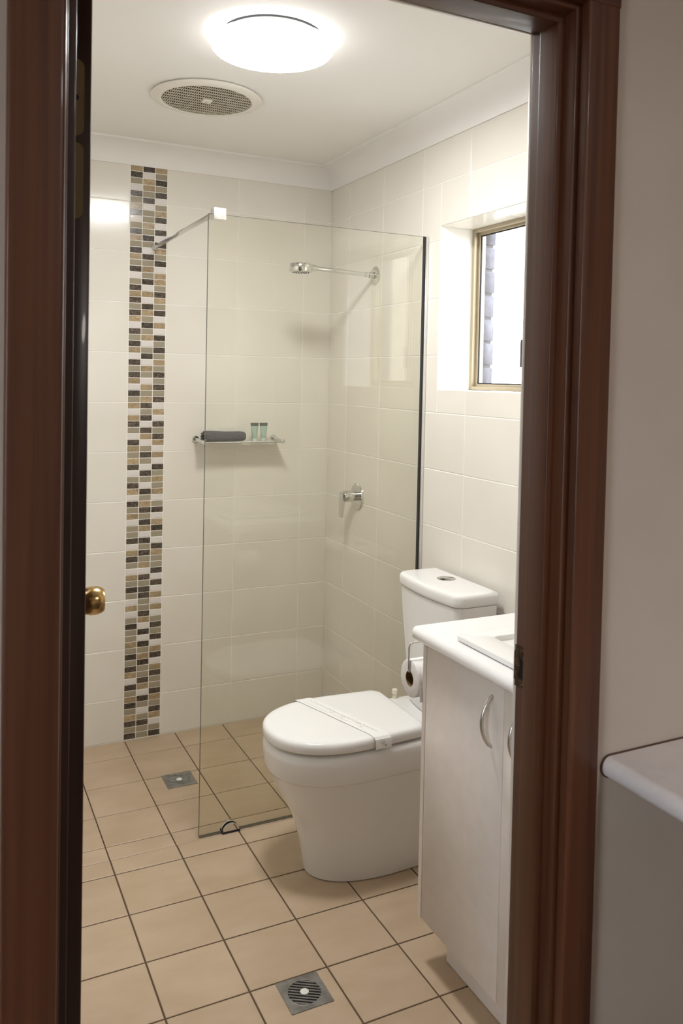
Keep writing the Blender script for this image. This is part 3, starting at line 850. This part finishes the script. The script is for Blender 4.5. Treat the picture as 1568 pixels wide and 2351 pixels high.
wt = tag(cut(wt0, -.385, -.085, -1.752, -2.190, .7, 1.0), 'white vanity worktop with a rounded front edge', 'worktop')

# drop-in rectangular basin
BX0, BX1, BY0, BY1, BZ = -.440, -.065, -1.727, -2.215, .8755
def rrect(x0, x1, y0, y1, r, z, n=6):
    out = []
    for cx, cy, a0 in ((x1-r, y0-r, 0), (x0+r, y0-r, PI/2), (x0+r, y1+r, PI), (x1-r, y1+r, 1.5*PI)):
        for k in range(n+1):
            a = a0+PI/2*k/n; out.append((cx+r*math.cos(a), cy+r*math.sin(a), z))
    return out
def R4(i, z, r): return rrect(BX0+i, BX1-i, BY0-i, BY1+i, r, z)
def RI(i, z, r): return rrect(BX0+.074+i, BX1-.04-i, BY0-.042-i, BY1+.042+i, r, z)
br = [R4(.012, TZ1+.0004, .006), R4(.008, TZ1+.0028, .006), R4(0, TZ1+.0034, .006), R4(0, BZ-.002, .006), R4(.002, BZ, .006), RI(-.004, BZ, .012), RI(0, BZ-.003, .014), RI(.012, BZ-.06, .02), RI(.03, BZ-.095, .03), RI(.07, BZ-.105, .03)]
bas = tag(loft('basin', br, MT['white_ceramic'], deg=40), 'white rectangular drop-in basin on the vanity worktop', 'basin')
lathe('plug_hole', [(.022, 0), (.022, .002), (.014, .0025), (.012, -.004), (0, -.004)], MT['chrome'], bas, 28, Matrix.Translation((-.24, -1.97, BZ-.1048)))

# toilet roll and its wire holder, on the far end of the vanity
hold = tag(empty('roll_holder', (-.40, VY0, .80)), 'chrome wire toilet roll holder on the end of the vanity', 'holder')
ry = -1.548
loc(box('mount_plate', -.425, -.375, VY0+.0002, VY0+.004, .785, .825, MT['chrome'], hold, .001))
wire = fillet([(-.40, VY0+.002, .8055), (-.40, ry, .8055), (-.4655, ry, .8035), (-.4665, ry, .727), (-.345, ry, .727)], .012, 6)
loc(tube('wire', wire, .0028, MT['chrome'], hold, 12))
RX0, RX1, RZ = -.463, -.363, .7118
roll = tag(empty('toilet_roll', (RX0, ry, RZ)), 'white toilet roll hanging on the wire holder', 'toilet roll')
prof = [(.0195, .0), (.044, .0), (.0475, .0015), (.0485, .004), (.0485, .096), (.0475, .0985), (.044, .1), (.0195, .1), (.0195, 0)]
lathe('paper', prof, MT['paper'], roll, 48, axis_mtx((0, 0, 0), (1, 0, 0)), 40, False)
lathe('core', [(.0193, -.0005), (.0193, .1005), (.0180, .1005), (.0180, -.0005), (.0193, -.0005)], MT['core'], roll, 40, axis_mtx((0, 0, 0), (1, 0, 0)), 40, False)
bm = bmesh.new()
for k in range(12):
    z0, z1 = 0.0 - .045*k/12, 0.0 - .045*(k+1)/12
    q = [(.001, -.0492-.0002*k, z0), (.099, -.0492-.0002*k, z0), (.099, -.0492-.0002*(k+1), z1), (.001, -.0492-.0002*(k+1), z1)]
    vs = [bm.verts.new(p) for p in q]; bm.faces.new(vs)
bmesh.ops.remove_doubles(bm, verts=bm.verts[:], dist=1e-5)
bmesh.ops.solidify(bm, geom=bm.faces[:], thickness=.0004)
bm_obj('loose_sheet', bm, MT['paper'], roll)

# ------------------------------------------------------------------ floor wastes
def drain(cx, cy, zt, turn, label):
    d = tag(empty('floor_drain', (cx, cy, zt)), label, 'drain', 'square floor drains')
    h = .0545
    bm = bmesh.new()
    n = 48
    outer, inner, low = [], [], []
    for k in range(n):
        a = 2*PI*k/n + PI/4
        c, s = math.cos(a), math.sin(a)
        m = h/max(abs(c), abs(s))
        outer.append(bm.verts.new((c*m, s*m, .0006))); inner.append(bm.verts.new((.044*c, .044*s, .0006)))
        low.append(bm.verts.new((c*m, s*m, -.004)))
    for k in range(n):
        j = (k+1) % n
        bm.faces.new((outer[k], outer[j], inner[j], inner[k])); bm.faces.new((outer[k], low[k], low[j], outer[j]))
    bm_obj('plate', bm, MT['drain'], d)
    lathe('ring', [(.0445, -.002), (.0445, .0009), (.0425, .0014), (.0405, .0009), (.0400, -.002)], MT['drain'], d, 48, None, 50, False)
    lathe('well', [(0, -.0006), (.0445, -.0006)], MT['dark'], d, 40, None, 50, False)
    bm = bmesh.new()
    for i in range(9):
        y = -.036 + i*.009; w = math.sqrt(.0405**2-y*y)
        bx(bm, -w, w, y-.0023, y+.0023, -.0008, .0010, .0006)
    for e in bm.verts:
        pass
    g = bm_obj('grate', bm, MT['drain'], d); g.rotation_euler = (0, 0, turn)
    lathe('cap', [(.0105, 0), (.0105, .0018), (.009, .0026), (0, .0028)], MT['white_cap'], d, 24, Matrix.Translation((0, 0, .0008)))
    return d
drain(-.7620, -.4105, -.0022, math.radians(-20), 'square chrome floor drain inside the shower by the glass')
drain(-.7625, -1.5910, .0014, math.radians(-32), 'square grey floor drain in front of the vanity')

# ------------------------------------------------------------------ hall bench on the right
HX, HZ0, HZ1 = -.632, .872, .905
rr = (HZ1-HZ0)/2
pr = [(.9, HZ0), (.9, HZ1)]
for k in range(13):
    a = PI/2 + PI*k/12
    pr.append((HX+rr+rr*math.cos(a), (HZ0+HZ1)/2+rr*math.sin(a)))
hb = tag(loft('bench_top', [[(u, y, w) for u, w in pr] for y in (HALL_Y-.001, -2.96)], MT['hall_bench'], deg=40), 'pale laminate bench top beside the door frame, rounded at its end', 'bench')
jt = [(u, (w-(HZ0+HZ1)/2)*1.11+(HZ0+HZ1)/2) for u, w in pr]
jt = [(u-.002 if u < .5 else u, w) for u, w in jt]
loft('wall_joint', [[(u, y, w) for u, w in jt] for y in (HALL_Y-.0008, HALL_Y-.0034)], MT['joint'], hb)
box('support_panel', .55, .568, HALL_Y-.002, -2.94, .001, HZ0, MT['laminate'], hb)
